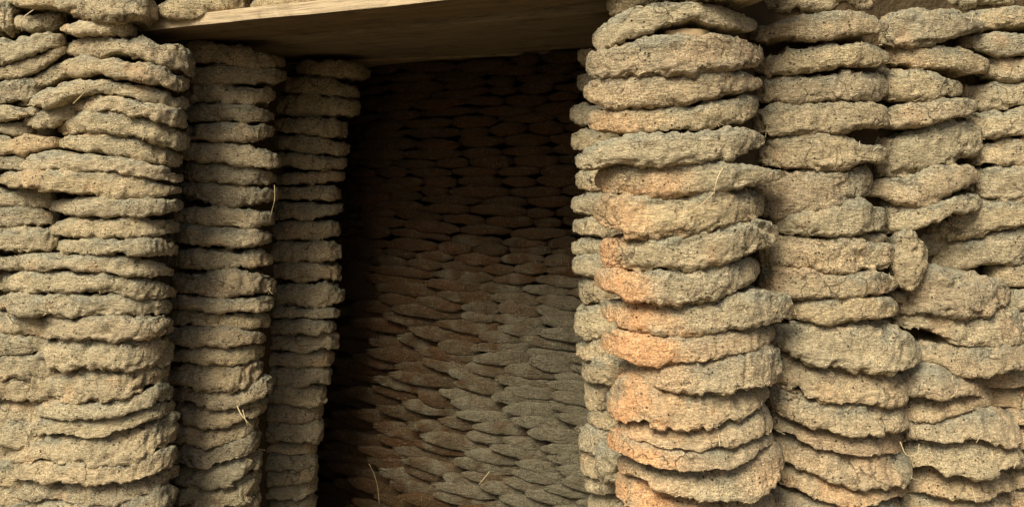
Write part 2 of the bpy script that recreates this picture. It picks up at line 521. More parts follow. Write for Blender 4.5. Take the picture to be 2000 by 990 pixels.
C_ = """348 100|370 83 420 83 470 92 520 105|370 118 420 119 470 126 520 133|550 122
360 145|385 125 430 123 480 128 530 135|385 162 430 163 490 162 530 158|551 148
355 180|375 166 430 164 490 168 520 172|375 195 430 200 480 203 520 200|531 187
357 218|375 203 430 201 490 207 515 215|375 233 430 235 490 238 515 236|528 228
352 258|370 244 430 241 490 243 515 247|370 271 430 270 490 274 515 271|529 257
350 298|375 281 430 277 480 287 520 300|375 312 430 313 480 325 520 328|544 315
355 335|370 319 430 318 490 324 525 338|375 350 410 356 470 360 525 360|535 350
357 370|370 352 420 358 480 362 520 368|375 390 420 402 470 402 520 398|538 382
335 425|360 409 420 405 480 408 510 415|370 437 430 442 490 446 515 442|528 428
335 460|365 441 430 446 490 449 515 452|365 476 430 485 480 485 510 478|522 465
328 507|360 487 430 489 490 489 520 492|350 523 420 526 480 523 520 518|526 505
338 550|350 534 420 529 490 530 520 536|360 572 420 584 470 583 520 577|532 558
340 590|360 576 420 586 480 587 520 580|360 603 400 610 460 612 510 605|527 592
332 615|360 605 400 612 460 615 510 612|360 632 400 638 460 640 500 645|520 630
325 655|345 639 400 639 460 644 500 653|345 670 390 677 440 676 500 672|512 660
328 694|350 682 400 681 450 679 490 677|350 707 400 712 450 712 490 704|508 687
332 732|350 716 400 713 450 712 490 706|350 750 390 760 440 765 490 752|505 724
335 770|350 756 410 762 460 768 505 746|360 786 410 798 460 795 510 772|525 752
340 803|350 789 400 799 460 797 505 783|355 825 400 833 440 830 490 812|515 787
335 847|350 832 400 836 450 831 490 815|350 864 400 872 450 863 485 848|498 830
335 886|350 869 400 875 450 864 485 849|350 903 400 912 440 905 485 880|500 855
338 925|360 910 410 914 450 902 490 884|370 942 410 947 450 943 490 915|504 893
338 965|360 945 410 950 450 946 485 928|370 985 420 993 470 982|500 945
336 1008|360 990 410 995 450 990 485 975|370 1025 420 1033 470 1020|498 988"""
D_ = """588 132|610 119 660 117 700 125|610 145 660 148 700 150|722 146
556 165|575 151 620 149 670 163|575 180 620 180 670 190|702 185
538 208|560 187 610 183 670 195|555 222 610 225 680 223|703 215
537 245|560 231 610 229 660 232|560 259 610 262 660 268|678 252
535 280|570 267 610 264 660 275|560 293 610 298 660 304|683 292
532 310|550 297 600 301 650 306|560 326 610 332 650 330|676 318
536 350|560 338 610 335 655 334|560 361 610 362 655 354|672 343
536 378|560 367 610 365 650 363|560 391 610 394 650 393|665 378
533 412|560 397 610 397 655 397|560 427 610 428 655 421|669 405
527 452|560 434 610 432 650 434|560 469 600 466 650 459|663 446
530 490|560 474 620 469 650 477|560 507 600 510 650 507|664 490
533 530|560 511 610 514 650 515|560 549 610 553 650 546|665 532
530 578|560 559 610 557 655 559|560 596 610 599 655 595|672 577
533 610|560 600 610 602 650 603|560 620 610 622 650 622|664 613
528 638|555 625 600 625 645 628|555 651 600 652 640 649|656 639
515 668|550 655 600 653 645 650|550 684 600 687 640 681|660 665
508 700|540 689 600 690 640 686|540 712 600 715 640 714|652 698
510 732|540 717 600 718 635 718|540 749 590 755 630 750|646 735
515 768|540 754 590 759 630 756|540 785 590 791 620 789|637 772
507 804|540 790 590 794 620 792|540 819 590 822 620 817|630 804
505 840|540 823 590 825 620 820|540 858 590 862 620 860|630 842
505 872|540 863 590 866 615 862|540 884 590 885 615 885|618 873
505 902|540 887 590 888 612 888|540 919 580 917 610 908|620 896
507 932|540 921 580 917 610 908|540 943 580 944 610 934|619 918
505 957|540 945 580 945 610 937|540 971 580 975 610 964|619 947
505 987|540 973 580 976 608 967|540 1003 580 1008 610 996|617 980"""
F_ = """1126 110|1150 92 1250 90|1150 130 1250 132|1345 112
1126 160|1150 143 1250 140|1150 177 1250 178|1345 160
1112 222|1145 203 1250 200|1145 243 1250 244|1345 222
1113 274|1145 252 1250 250|1145 293 1250 294|1345 272
1121 314|1150 297 1250 297|1150 332 1250 332|1345 314
1123 353|1150 335 1250 335|1150 371 1250 372|1345 353
1113 398|1145 377 1250 377|1145 421 1250 422|1345 398
1117 445|1145 425 1250 425|1145 463 1250 464|1345 445
1115 482|1145 467 1250 467|1145 500 1250 500|1345 482
1116 520|1145 502 1250 502|1145 540 1250 542|1345 520
1129 568|1150 545 1250 545|1150 594 1250 594|1345 568
1119 630|1145 597 1250 597|1145 662 1250 664|1345 630
1123 684|1150 664 1250 664|1150 706 1250 708|1345 684
1135 726|1160 708 1250 708|1160 745 1250 746|1345 726
1141 772|1165 747 1250 747|1165 800 1250 802|1345 772
1146 818|1165 802 1250 802|1165 835 1250 836|1345 818
1128 858|1155 836 1250 836|1155 881 1250 882|1345 858
1131 904|1155 882 1250 882|1155 926 1250 928|1345 904
1140 943|1165 927 1250 927|1165 960 1250 962|1345 943
1146 982|1165 962 1250 962|1165 1004 1250 1004|1345 982"""
G_ = """1155 80|1190 42 1240 14 1300 2 1380 2 1440 20|1190 87 1240 69 1300 49 1350 39 1400 48 1450 58|1476 48
1143 130|1165 96 1220 83 1300 76 1400 66 1460 80|1180 148 1240 146 1320 139 1400 134 1470 129|1487 108
1137 180|1170 155 1250 149 1350 144 1440 137 1480 145|1160 205 1230 210 1320 201 1400 191 1460 176|1487 160
1148 238|1170 213 1250 215 1340 206 1420 197 1460 187|1170 256 1240 259 1330 253 1410 248 1470 232|1480 207
1122 316|1180 284 1240 263 1320 259 1400 253 1470 248|1160 325 1230 317 1290 321 1360 319 1420 313 1480 292|1493 270
1160 355|1180 330 1250 323 1330 319 1420 319 1500 328|1180 378 1230 381 1300 383 1380 373 1460 365 1510 351|1533 342
1157 415|1180 386 1250 386 1330 379 1420 371 1470 376|1190 446 1230 457 1310 459 1390 451 1450 440|1488 405
1172 490|1190 465 1260 463 1350 459 1430 444 1490 433|1190 520 1240 528 1310 529 1380 519 1440 502 1500 481|1519 452
1161 545|1190 531 1260 535 1350 529 1420 519 1470 505|1190 570 1240 588 1310 595 1390 587 1450 566|1484 525
1173 605|1200 591 1270 597 1350 596 1430 583 1500 571|1200 635 1260 649 1330 657 1400 646 1470 636 1520 630|1547 597
1173 668|1200 647 1260 657 1340 660 1420 655 1480 645|1210 695 1260 710 1320 709 1400 702 1460 683|1512 650
1218 728|1250 714 1330 709 1400 703 1460 686 1500 679|1260 745 1320 760 1380 767 1450 761 1500 750|1525 715
1185 790|1200 760 1240 741 1300 760 1380 767 1450 755|1200 815 1260 820 1320 836 1400 826 1460 806 1490 786|1500 765
1195 838|1220 828 1290 836 1370 832 1440 816 1490 792|1230 850 1290 868 1360 873 1430 862 1480 845|1505 820
1184 862|1200 846 1260 862 1330 874 1420 868 1480 850|1210 881 1260 901 1330 913 1420 911 1480 881|1508 853
1205 905|1240 901 1300 911 1370 913 1440 907 1500 882|1250 931 1310 955 1390 969 1460 970 1510 941|1528 892
1200 952|1220 930 1270 945 1340 962 1420 971 1490 965|1220 985 1280 1010 1360 1025 1440 1018 1490 1002|1512 980
1200 1010|1220 990 1270 1008 1340 1026 1420 1026 1490 1010|1220 1045 1280 1070 1360 1085 1440 1075 1490 1055|1512 1025"""
H_ = """1467 64|1500 50 1570 31 1640 27 1690 22 1715 38|1490 80 1560 73 1630 73 1690 64|1730 50
1482 130|1500 109 1550 93 1620 83 1690 82 1720 95|1510 148 1560 140 1630 129 1710 127|1732 113
1480 175|1500 153 1560 149 1640 143 1700 143|1510 198 1560 198 1630 193 1690 190 1715 196|1728 170
1475 240|1490 212 1560 201 1640 197 1680 203|1500 262 1560 258 1630 255 1690 246|1734 230
1490 298|1510 270 1570 263 1640 265 1700 282|1510 325 1570 331 1640 329 1690 316|1730 302
1480 382|1500 346 1560 339 1630 333 1680 332|1500 415 1560 421 1620 413 1670 391|1698 352
1503 430|1530 419 1590 412 1650 389 1690 389 1715 405|1520 450 1580 462 1650 462 1715 456|1728 425
1485 495|1510 463 1580 468 1650 470 1720 476|1500 522 1570 526 1650 534 1710 526|1744 500
1487 555|1510 527 1580 531 1650 537 1720 533|1510 575 1560 582 1650 579 1710 575|1747 552
1543 605|1560 586 1620 584 1680 583 1720 584|1560 622 1600 631 1660 626 1720 619|1748 600
1500 655|1520 641 1580 633 1650 629 1720 640 1770 653|1530 682 1600 708 1660 714 1730 723 1770 713|1793 690
1508 710|1530 688 1600 706 1670 716 1740 724|1540 755 1600 775 1660 786 1730 784|1768 757
1500 770|1520 757 1580 778 1650 789 1720 786|1530 802 1590 831 1660 844 1730 836|1768 817
1497 798|1510 800 1570 826 1650 843 1720 840|1530 837 1590 869 1650 881 1720 881|1757 862
1503 865|1530 855 1590 871 1660 883 1730 882|1530 895 1600 919 1670 939 1740 940|1775 907
1516 915|1540 906 1610 925 1680 941 1730 940|1550 950 1610 971 1680 983 1740 968|1762 948
1503 975|1520 960 1580 976 1650 985 1720 982|1540 1002 1600 1020 1700 1026|1762 1000
1503 1020|1520 1006 1580 1020 1650 1028 1720 1025|1540 1045 1600 1062 1700 1068|1762 1045"""
I_ = """1722 60|1740 31 1800 20 1870 20 1900 36|1740 85 1790 88 1850 74 1900 62|1917 45
1730 110|1750 93 1840 89 1890 96 1915 108|1750 125 1820 131 1890 141 1915 143|1926 127
1722 160|1740 138 1780 140 1820 140 1855 155|1740 188 1790 191 1830 194 1860 189|1873 175
1722 235|1750 215 1800 196 1860 189 1890 191|1750 246 1800 245 1850 233 1890 226|1902 208
1705 300|1740 268 1790 251 1850 240 1895 238|1730 340 1780 345 1840 326 1890 306|1914 265
1683 375|1720 352 1780 342 1840 327 1895 325|1720 379 1780 405 1820 401 1860 376 1895 361|1908 342
1727 430|1750 402 1800 410 1850 396 1895 379|1740 460 1780 451 1820 436 1870 416|1912 395
1755 592|1800 531 1850 528 1910 538 1950 549|1800 601 1850 611 1890 616 1940 606|1967 572
1745 612|1780 599 1850 607 1910 618 1970 602|1790 641 1830 656 1900 676 1960 676|2000 640
1780 705|1810 669 1870 677 1930 682 1980 668|1820 702 1870 729 1930 735 1980 716|2012 690
1745 740|1770 719 1830 718 1880 737|1770 762 1830 770 1880 771|1917 758
1745 798|1780 775 1850 773 1910 763|1780 813 1840 811 1900 796|1932 773
1745 836|1780 816 1850 813 1920 798 1960 805|1780 852 1850 858 1920 850 1970 868|1985 838
1757 882|1780 863 1850 860 1920 853 1970 858|1800 901 1850 915 1920 916 1960 901|1990 878
1768 940|1800 922 1850 917 1910 918 1960 925|1800 956 1860 966 1920 966 1950 956|1973 940
1745 982|1780 963 1850 967 1920 970|1780 1002 1850 1006 1920 1008|1972 988
1745 1025|1780 1006 1850 1010 1920 1012|1780 1045 1850 1050 1920 1048|1975 1030"""
J_ = """1885 50|1910 23 1950 14 2000 14|1910 60 1950 51 2000 50|2075 35
1872 80|1900 70 1950 63 2010 66|1900 93 1950 106 2010 107|2075 85
1915 130|1940 113 1990 113 2030 115|1940 148 1990 155 2030 152|2085 135
1875 192|1920 166 1960 159 2010 162|1920 210 1960 208 2010 203|2085 185
1897 240|1920 218 1960 216 2010 211|1930 262 1970 262 2010 258|2085 235
1890 300|1920 280 1960 269 2010 268|1920 320 1960 323 2010 322|2085 295
1888 352|1920 330 1960 327 2010 327|1920 382 1960 388 2010 389|2085 355
1800 457|1850 430 1910 396 1960 391 2010 390|1840 472 1890 466 1950 453 2010 441|2095 415
1808 500|1840 476 1900 469 1960 456 2010 449|1850 524 1900 520 1960 515 2010 512|2095 480
1930 538|1950 520 1990 519 2040 519|1960 555 2000 560 2040 560|2085 540
1945 592|1985 569 2030 568|1985 605 2030 606|2090 588
1945 645|1985 611 2030 611|1985 672 2030 672|2090 640
1890 740|1950 722 2010 718|1950 756 2010 754|2095 736
1900 778|1950 762 2010 758|1950 790 2010 792|2095 776
1955 812|1985 796 2020 795|1985 826 2020 828|2095 812
1955 850|1985 832 2020 832|1985 868 2020 870|2095 850
1955 892|1985 874 2020 874|1985 908 2020 910|2095 892
1950 930|1985 914 2020 914|1985 944 2020 946|2095 930
1950 972|1985 955 2020 955|1985 990 2020 992|2095 972
1950 1014|1985 996 2020 996|1985 1032 2020 1034|2095 1014"""

# stack: nose distance, disc bulge, core things
STK = {
 'A': dict(t=A_, D=2.04, b=0.06, lab='wall of dried dung cakes at the left edge, plastered almost flush lower down'),
 'B': dict(t=B_, D=1.98, b=0.125, lab='widest of the three left columns of stacked dung cakes, under the plank end'),
 'C': dict(t=C_, D=2.20, b=0.105, lab='middle one of the three left dung cake columns, with a straw low down'),
 'D': dict(t=D_, D=2.47, b=0.090, lab='narrowest left column of stacked dung cakes, beside the dark opening'),
 'F': dict(t=F_, D=1.80, b=0.10, lab='half hidden column of dung cakes showing only rounded ends behind the corner column'),
 'G': dict(t=G_, D=1.56, b=0.125, lab='corner column of thick dung cakes right of the opening, lower ones stained orange'),
 'H': dict(t=H_, D=1.70, b=0.09, lab='column of dung cakes directly right of the orange stained corner column'),
 'I': dict(t=I_, D=1.785, b=0.08, lab='column of tilted dung cakes with an upright shard wedged in, second from the right edge'),
 'J': dict(t=J_, D=1.85, b=0.08, lab='column of dung cakes cut off by the right edge of the view'),
}
GROOVE = {('B', 10): [(0.42, 0.9, 5, .010)], ('B', 16): [(-0.6, 0.75, 7, .007)], ('B', 17): [(0.3, .9, 3, .008)],
          ('B', 19): [(-0.3, 0.85, 6, .010)], ('B', 18): [(-0.7, 0.0, 4, .007)], ('B', 20): [(-.2, .6, 5, .005)],
          ('C', 10): [(0.35, 0.95, 5, .009)], ('C', 16): [(0.0, 0.95, 7, .009)], ('C', 15): [(-.2, .8, 5, .005)],
          ('C', 19): [(0.0, 0.8, 4, .007)], ('C', 7): [(.3, .9, 4, .007)],
          ('D', 3): [(0.5, 0.95, 4, .005)], ('D', 8): [(.4, .95, 5, .005)], ('D', 12): [(-.1, .8, 5, .006)],
          ('D', 17): [(.2, .9, 4, .006)], ('D', 25): [(-.2, .9, 6, .006)], ('D', 2): [(-.2, .7, 4, .004)],
          ('G', 11): [(-.1, .6, 3, .008)], ('G', 15): [(-.4, .5, 4, .006)], ('H', 10): [(-.6, .3, 4, .006)]}
OCHRE = {3: (.45, -1, -.55), 5: (.62, -1, -.15), 6: (.50, -1, -.35), 7: (.85, -1, -.55), 8: (.9, -1, -.30), 9: (1, -1, -.45),
         10: (1, -1, -.15), 11: (.35, -1, -.2), 12: (1, -1, -.15), 13: (.55, -1, -.3), 14: (.95, -1, -.35), 15: (.5, -1, -.7), 16: (1, -1, -.2)}
GRP = 'columns and walls of stacked dried dung cakes around the opening'
stack_obj, cakes = {}, {}
seed = 100
for key, st in STK.items():
    trs = [parse(l) for l in st['t'].split('\n')]
    xc = np.mean([(t[0] + t[4]) / 2 for t in trs])
    base = ((xc - 1000) / F * (st['D'] + st['b']), st['D'] + st['b'], 0.0)
    root = thing('dung_cake_stack', st['lab'], 'dung cake stack', base, GRP)
    stack_obj[key] = root
    cakes[key] = []
    r = np.random.default_rng(ord(key))
    for i, tr in enumerate(trs):
        seed += 1
        yc = (tr[1] + tr[5]) / 2
        low = np.clip((yc - 560) / 300, 0, 1)
        kw = dict(lean=0.12 + 0.40 * low, nose=0.78 - 0.22 * low, grow=1.19 + 0.08 * low, cap=(9.0, 0.42), slab=0.66)
        if key == 'A': kw.update(grow=1.2 + 0.25 * low, nose=0.6 - 0.35 * low, slab=0.55, ext=(0, 6 + 44 * low), radp=5, lean=0.1)
        if key == 'B': kw.update(ext=(4 + 32 * low, 0))
        if key in 'HIJ': kw.update(ext=(12, 8), radp=2.8, grow=1.22 + .12 * low)
        if key == 'G': kw.update(ext=(0, 4), radp=2.5, grow=1.20 + .10 * low)
        if key in 'ABCD': kw['rough'] = 1.25
        if key == 'B': kw['ext'] = (4 + 32 * low, 8)
        if key == 'C': kw['ext'] = (14, 9)
        if key == 'D': kw['ext'] = (14, 3)
        if key in 'GHIJ':
            kw.update(lean=0.12 + 0.75 * low, skoff=0.15 - 0.45 * low, och0=float(low * r.uniform(.05, .38)) + (0.12 if r.random() < .2 else 0), rough=0.9, nose=0.64 - 0.14 * low, slab=0.6)
        Dj = st['D'] + r.uniform(-0.010, 0.012) - (0.02 * low if key in 'GHI' else 0)
        if key == 'G': kw['ochre'] = OCHRE.get(i)
        if key == 'G': kw['dens'] = 2.3
        me, cen = cake_mesh(tr, Dj, st['b'] * r.uniform(.92, 1.08), m_cake, seed, grooves=GROOVE.get((key, i)), **kw)
        lb = None
        if key == 'G' and i in (7, 8, 9, 10, 12, 14, 16): lb = 'dung cake stained bright orange at its left end'
        cakes[key].append(part('dung_cake', me, root, tuple(cen - np.array(base)), label=lb))
    # courses that carry the stack down to the ground, below the view
    zs = sorted([(o.location.z, o) for o in cakes[key]], key=lambda q: q[0])
    low = [q[1] for q in zs[:9]]
    pitch = max((low[8].location.z - low[0].location.z) / 8, 0.02)
    z = low[0].location.z - pitch
    k = 1
    while z > 0.01:
        src = low[k % 7 + 1]
        c = src.copy(); C.objects.link(c)
        c.location = (src.location.x + random.uniform(-.006, .006), src.location.y, z)
        if 'label' in c: del c['label']
        z -= pitch; k += 1

# the wall goes on beyond both edges of the view
for key, src, dx, dy in (('A', 'B', -0.52, 0.10), ('J', 'H', 0.56, 0.22), ('A', 'B', -0.80, 0.16), ('J', 'H', 0.82, 0.32)):
    for o in [q for q in stack_obj[src].children if q.location.z > -1]:
        c = o.copy(); C.objects.link(c)
        c.parent = stack_obj[key]
        d = stack_obj[src].location - stack_obj[key].location
        c.location = (o.location.x + d.x + dx, o.location.y + d.y + dy, o.location.z)
        if 'label' in c: del c['label']

# odd pieces wedged in the columns: an upright shard, small fillers
def odd(name, tr, D, b, key, sd, **kw):
    me, cen = cake_mesh(parse(tr), D, b, m_cake, sd, **kw)
    return part(name, me, stack_obj[key], tuple(cen - np.array(stack_obj[key].location)))
o = odd('shard', '1733 518|1745 482 1768 452 1790 444 1806 452|1745 545 1768 562 1785 572 1800 548|1815 490', 1.755, 0.05, 'I', 301, nose=0.3, cap=(3.5, .6), rough=0.8, dens=1.6, lean=0.15)
o['label'] = 'upright wedge shaped shard standing between flat cakes'
odd('dung_cake', '1730 582|1750 566 1770 570|1750 590 1770 598|1788 590', 1.80, 0.05, 'I', 302)
odd('dung_cake', '1660 466|1680 456 1710 456|1680 474 1710 476|1735 466', 1.75, 0.05, 'H', 303)
odd('dung_cake', '1440 205|1455 183 1472 183|1455 212 1472 214|1483 198', 1.66, 0.04, 'G', 304)
odd('dung_cake', '1490 735|1500 725 1515 725|1500 752 1515 750|1530 735', 1.66, 0.04, 'G', 305, ochre=(.6, -1, .8))
odd('dung_cake', '1725 175|1740 165 1800 165|1740 210 1800 205|1860 190', 1.88, 0.05, 'I', 306)
odd('dung_cake', '1905 150|1930 140 2000 140|1930 170 2000 172|2060 160', 1.95, 0.05, 'J', 307)
odd('dung_cake', '1730 470|1760 455 1860 450|1760 500 1860 500|1900 480', 1.87, 0.05, 'I', 308)
odd('dung_cake', '1730 540|1760 500 1860 500|1760 580 1860 560|1900 530', 1.88, 0.05, 'I', 309)
odd('dung_cake', '1480 610|1510 590 1560 590|1510 640 1560 640|1590 620', 1.80, 0.05, 'H', 310)
odd('dung_cake', '1225 720|1240 705 1320 706|1240 740 1320 745|1400 725', 1.66, 0.04, 'G', 311)
odd('dung_cake', '1150 725|1170 700 1230 700|1170 760 1230 765|1280 735', 1.72, 0.06, 'G', 312)
odd('dung_cake', '1160 900|1180 870 1230 880|1180 950 1230 960|1290 920', 1.72, 0.06, 'G', 313)

# ------------------------------------------------------------------ the course of cakes lying on top
TOP = [
 ('-90 -20|-50 -50 10 -55 80 -50|-50 0 10 -2 80 -8|140 -25', 2.10, .08),
 ('-60 45|-20 -5 10 -8 30 0|-20 60 10 63 28 55|42 30', 2.08, .08), ('25 6|50 -12 90 -14 120 -10|50 14 90 14 120 12|134 2', 2.02, .06),
 ('22 45|40 25 80 18 115 20|40 62 80 60 115 54|136 36', 2.06, .08), ('126 15|150 -14 200 -18 270 -8|150 36 200 36 270 38|312 28', 1.96, .11),
 ('115 58|140 42 190 38 240 42|140 68 190 70 240 70|268 62', 1.98, .10), ('303 28|330 -10 400 -16 460 -14|330 38 400 32 460 22|496 8', 2.00, .09),
 ('488 12|520 -18 580 -20 640 -30|520 22 580 17 640 8|715 -14', 1.93, .09), ('700 -25|740 -55 800 -60 860 -62|740 -5 800 -12 860 -20|915 -42', 1.83, .09),
 ('905 -45|950 -75 1010 -80 1060 -82|950 -24 1010 -30 1060 -38|1115 -60', 1.73, .09), ('1105 -60|1140 -88 1180 -90 1230 -90|1140 -38 1180 -42 1230 -44|1262 -65', 1.64, .07),
 ('1183 12|1200 -28 1250 -34 1320 -34|1200 33 1250 16 1320 -4|1345 -16', 1.60, .08), ('1300 -20|1350 -50 1420 -55 1500 -48|1350 -2 1420 -4 1500 -6|1540 -25', 1.55, .11),
 ('1410 -2|1450 -36 1530 -42 1640 -40 1700 -30|1450 10 1530 26 1600 22 1690 20|1736 4', 1.78, .11),
 ('1722 2|1750 -30 1850 -36 1940 -30|1750 15 1850 18 1940 12|2010 -8', 1.90, .11), ('1930 -6|1960 -24 2010 -26 2060 -24|1960 12 2010 10 2060 10|2110 -6', 1.98, .08),
]
top = thing('dung_cake_course', 'top course of crumbly dung cakes lying on the plank and on the columns', 'dung cake course', (0.0, 1.9, CAMH + 0.36))
for i, (s, D, b) in enumerate(TOP):
    me, cen = cake_mesh(parse(s), D, b, m_cake, 400 + i, lean=0.1, rough=1.25)
    part('dung_cake', me, top, tuple(cen - np.array(top.location)))

for o in list(top.children):
    for kk in (1, 2):
        c = o.copy(); C.objects.link(c); c.parent = top
        c.location = (o.location.x + random.uniform(-.05, .05), o.location.y + 0.012 * kk, o.location.z + 0.058 * kk)

# ------------------------------------------------------------------ inner wall of the opening
wpx = [560, 640, 740, 860, 1000, 1100, 1250]
wD = [3.05, 2.92, 2.74, 2.60, 2.50, 2.42, 2.30]
def wallD(x): return float(np.interp(x, wpx, wD))
inner = thing('dung_cake_wall', 'dark inner back wall of small interlocking dung cakes deep inside the opening', 'dung cake wall',
              ((900 - 1000) / F * 2.56, 2.56, 0.0))
rr = np.random.default_rng(5)
zt = (HY - 96) / F * 2.5 + 0.012        # top of wall, just under the board
z = 0.322
row = 0
stuffV, stuffF, stuffS, stuffO, off = [], [], [], [], 0
while z > -CAMH + 0.01:
    ymid = HY - z * F / 2.55
    low = float(np.clip((ymid - 480) / 160, 0, 1))
    pitch = 0.0270
    xx = 596 + (row % 2) * 45 + rr.uniform(-26, 26)
    while xx < 1235:
        wid = rr.uniform(58, 116) * (1 + 0.15 * low)
        xa, xb = xx - wid * .12 * low, xx + wid * (1.10 + .14 * low)
        zz = z + rr.uniform(-.003, .003)
        tilt = rr.uniform(-2.2, 2.2)
        und = lambda x: 6 * float(vnoise(np.array([[x / 130.0, row / 5.0, 0.5]]), 77)[0]) + 4 * float(vnoise(np.array([[x / 55.0, row / 2.5, 3.5]]), 78)[0])
        ya = HY - zz * F / wallD(xa) + tilt+ und(xa); yb = HY - zz * F / wallD(xb) - tilt + und(xb)
        xm = (xa + xb) / 2; ym = HY - zz * F / wallD(xm) + und(xm)
        hp = (pitch / 2) * F / 2.55 * (1.26 + 0.26 * low) * rr.uniform(.82, 1.18)
        sag = 2 * low
        q = [(xa + wid * .22, ym * .5 + ya * .5), (xm, ym + sag), (xb - wid * .22, ym * .5 + yb * .5)]
        T = [(q[0][0], q[0][1] - hp * .92), (q[1][0], q[1][1] - hp), (q[2][0], q[2][1] - hp * .9)]
        Bm = [(q[0][0], q[0][1] + hp * .9), (q[1][0], q[1][1] + hp), (q[2][0], q[2][1] + hp * .92)]
        if zz < -0.91 or xx > 1205 and rr.random() < 0:
            kw = dict(dens=9)
        else:
            kw = dict(dens=3.2)
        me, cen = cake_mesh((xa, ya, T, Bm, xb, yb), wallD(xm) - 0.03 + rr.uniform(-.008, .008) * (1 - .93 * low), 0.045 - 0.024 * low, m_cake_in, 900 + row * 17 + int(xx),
                            cap=(2.7, 0.62), rough=1.0 - 0.3 * low, patch=0.0, nose=0.9 - 0.62 * low, lean=0.1 - 0.05 * low, slab=0.8 + 0.15 * low, yaw=(wallD(xb) - wallD(xa)) / 0.09,
                            skin=0.25, lit0=float(np.clip((ym - 400 + rr.uniform(-40, 40)) / 330, 0, 1) * np.clip((xm - 740 + rr.uniform(-70, 70)) / 330, 0, 1)), maxu=44, **kw)  # light reaching the lower right of the wall, painted as a paler tone
        if zz < -0.91:
            n = len(me.vertices)
            co = np.empty(n * 3, np.float32); me.vertices.foreach_get('co', co)
            fv = np.empty(len(me.loops), np.int32); me.loops.foreach_get('vertex_index', fv)
            stuffV.append(co.reshape(-1, 3) + cen - np.array(inner.location)); stuffF.append(fv.reshape(-1, 4) + off)
            off += n
            bpy.data.meshes.remove(me)
        else:
            part('dung_cake', me, inner, tuple(cen - np.array(inner.location)))
        xx += wid
    z -= pitch
    row += 1
V = np.concatenate(stuffV); Fc = np.concatenate(stuffF)
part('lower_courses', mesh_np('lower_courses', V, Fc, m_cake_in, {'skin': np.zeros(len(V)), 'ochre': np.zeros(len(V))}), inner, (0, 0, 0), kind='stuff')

# ------------------------------------------------------------------ packed cores behind the faces
def prism(poly, z0, z1):
    n = len(poly)
    v = [(x, y, z0) for x, y in poly] + [(x, y, z1) for x, y in poly]
    f = [tuple(range(n - 1, -1, -1)), tuple(range(n, 2 * n))] + [(i, (i + 1) % n, n + (i + 1) % n, n + i) for i in range(n)]
    return v, f
def XY(px, D): return ((px - 1000) / F * D, D)
def core(poly, z0, z1, parent):
    v, f = prism(poly, z0, z1)
    me = bpy.data.meshes.new('core')
    me.from_pydata([(a[0] - parent.location.x, a[1] - parent.location.y, a[2] - parent.location.z) for a in v], [], f)
    me.materials.append(m_core)
    part('core', me, parent, (0, 0, 0))
ztop = CAMH + 0.318
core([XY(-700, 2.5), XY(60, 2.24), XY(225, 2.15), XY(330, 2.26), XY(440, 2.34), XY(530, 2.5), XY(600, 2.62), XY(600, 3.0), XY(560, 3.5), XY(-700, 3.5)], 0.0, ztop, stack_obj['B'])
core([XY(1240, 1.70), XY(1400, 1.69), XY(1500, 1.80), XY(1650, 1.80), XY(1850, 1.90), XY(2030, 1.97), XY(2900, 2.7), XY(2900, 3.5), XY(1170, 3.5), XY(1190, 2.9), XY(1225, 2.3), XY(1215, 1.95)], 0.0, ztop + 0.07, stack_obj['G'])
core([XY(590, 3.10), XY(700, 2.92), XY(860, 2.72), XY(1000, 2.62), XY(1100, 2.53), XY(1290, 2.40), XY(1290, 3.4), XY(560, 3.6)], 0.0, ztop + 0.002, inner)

# ------------------------------------------------------------------ boards over the opening
def board(name, lab, p0, p1, p2, p3, z0, z1, mat, seedv, cat='board', nx=60, under=None):
    """p0-p1 front edge (left,right), p3-p2 rear edge; a sawn board with slightly wavy edges"""
    r = np.random.default_rng(seedv)
    p0, p1, p2, p3 = map(np.array, (p0, p1, p2, p3))
    ctr = (p0 + p1 + p2 + p3) / 4
    e = 0.002
    prof = [(0, z0 + e), (e, z0), (.5, z0), (1 - e, z0), (1, z0 + e), (1, z1 - e), (1 - e, z1), (.5, z1), (e, z1), (0, z1 - e)]
    vs, fs = [], []
    wv = smooth1(r.uniform(-1, 1, nx + 1), 4) * .0035
    wz = smooth1(r.uniform(-1, 1, nx + 1), 6) * .0025
    for i in range(nx + 1):
        t = i / nx
        a = p0 + (p1 - p0) * t; b = p3 + (p2 - p3) * t
        for (s, z) in prof:
            q = a + (b - a) * s
            vs.append((q[0] - ctr[0], q[1] - ctr[1] + wv[i] * (1 if s < .3 else 0), z + wz[i] - z0))
    n = len(prof)
    for i in range(nx):
        for j in range(n):
            fs.append((i * n + j, i * n + (j + 1) % n, (i + 1) * n + (j + 1) % n, (i + 1) * n + j))
    fs.append(tuple(range(n - 1, -1, -1))); fs.append(tuple(nx * n + j for j in range(n)))
    me = bpy.data.meshes.new(name); me.from_pydata(vs, [], fs); me.materials.append(mat)
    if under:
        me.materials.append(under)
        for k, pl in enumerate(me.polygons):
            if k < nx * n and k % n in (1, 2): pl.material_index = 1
    o = part(name, me, None, (ctr[0], ctr[1], z0))
    # align texture grain with the board
    o['label'] = lab; o['category'] = cat
    return o
ZB = CAMH + 0.336
board('plank', 'pale sawn plank over the opening with a bright front edge rising to the right', XY(268, 2.10), XY(1300, 1.54), XY(1240, 1.71), XY(330, 2.36), ZB, ZB + 0.026, m_wood, 1, 'plank', under=m_under)
board('board', 'dull board roofing the opening directly behind the pale plank', XY(300, 2.372), XY(1240, 1.842), XY(1330, 2.35), XY(480, 2.72), ZB + 0.003, ZB + 0.026, m_wood3, 2)
board('board', 'hidden rear board roofing the dark back of the opening above the small cakes', XY(470, 2.732), XY(1330, 2.362), XY(1330, 3.5), XY(300, 3.6), ZB - 0.002, ZB + 0.02, m_wood2, 3)
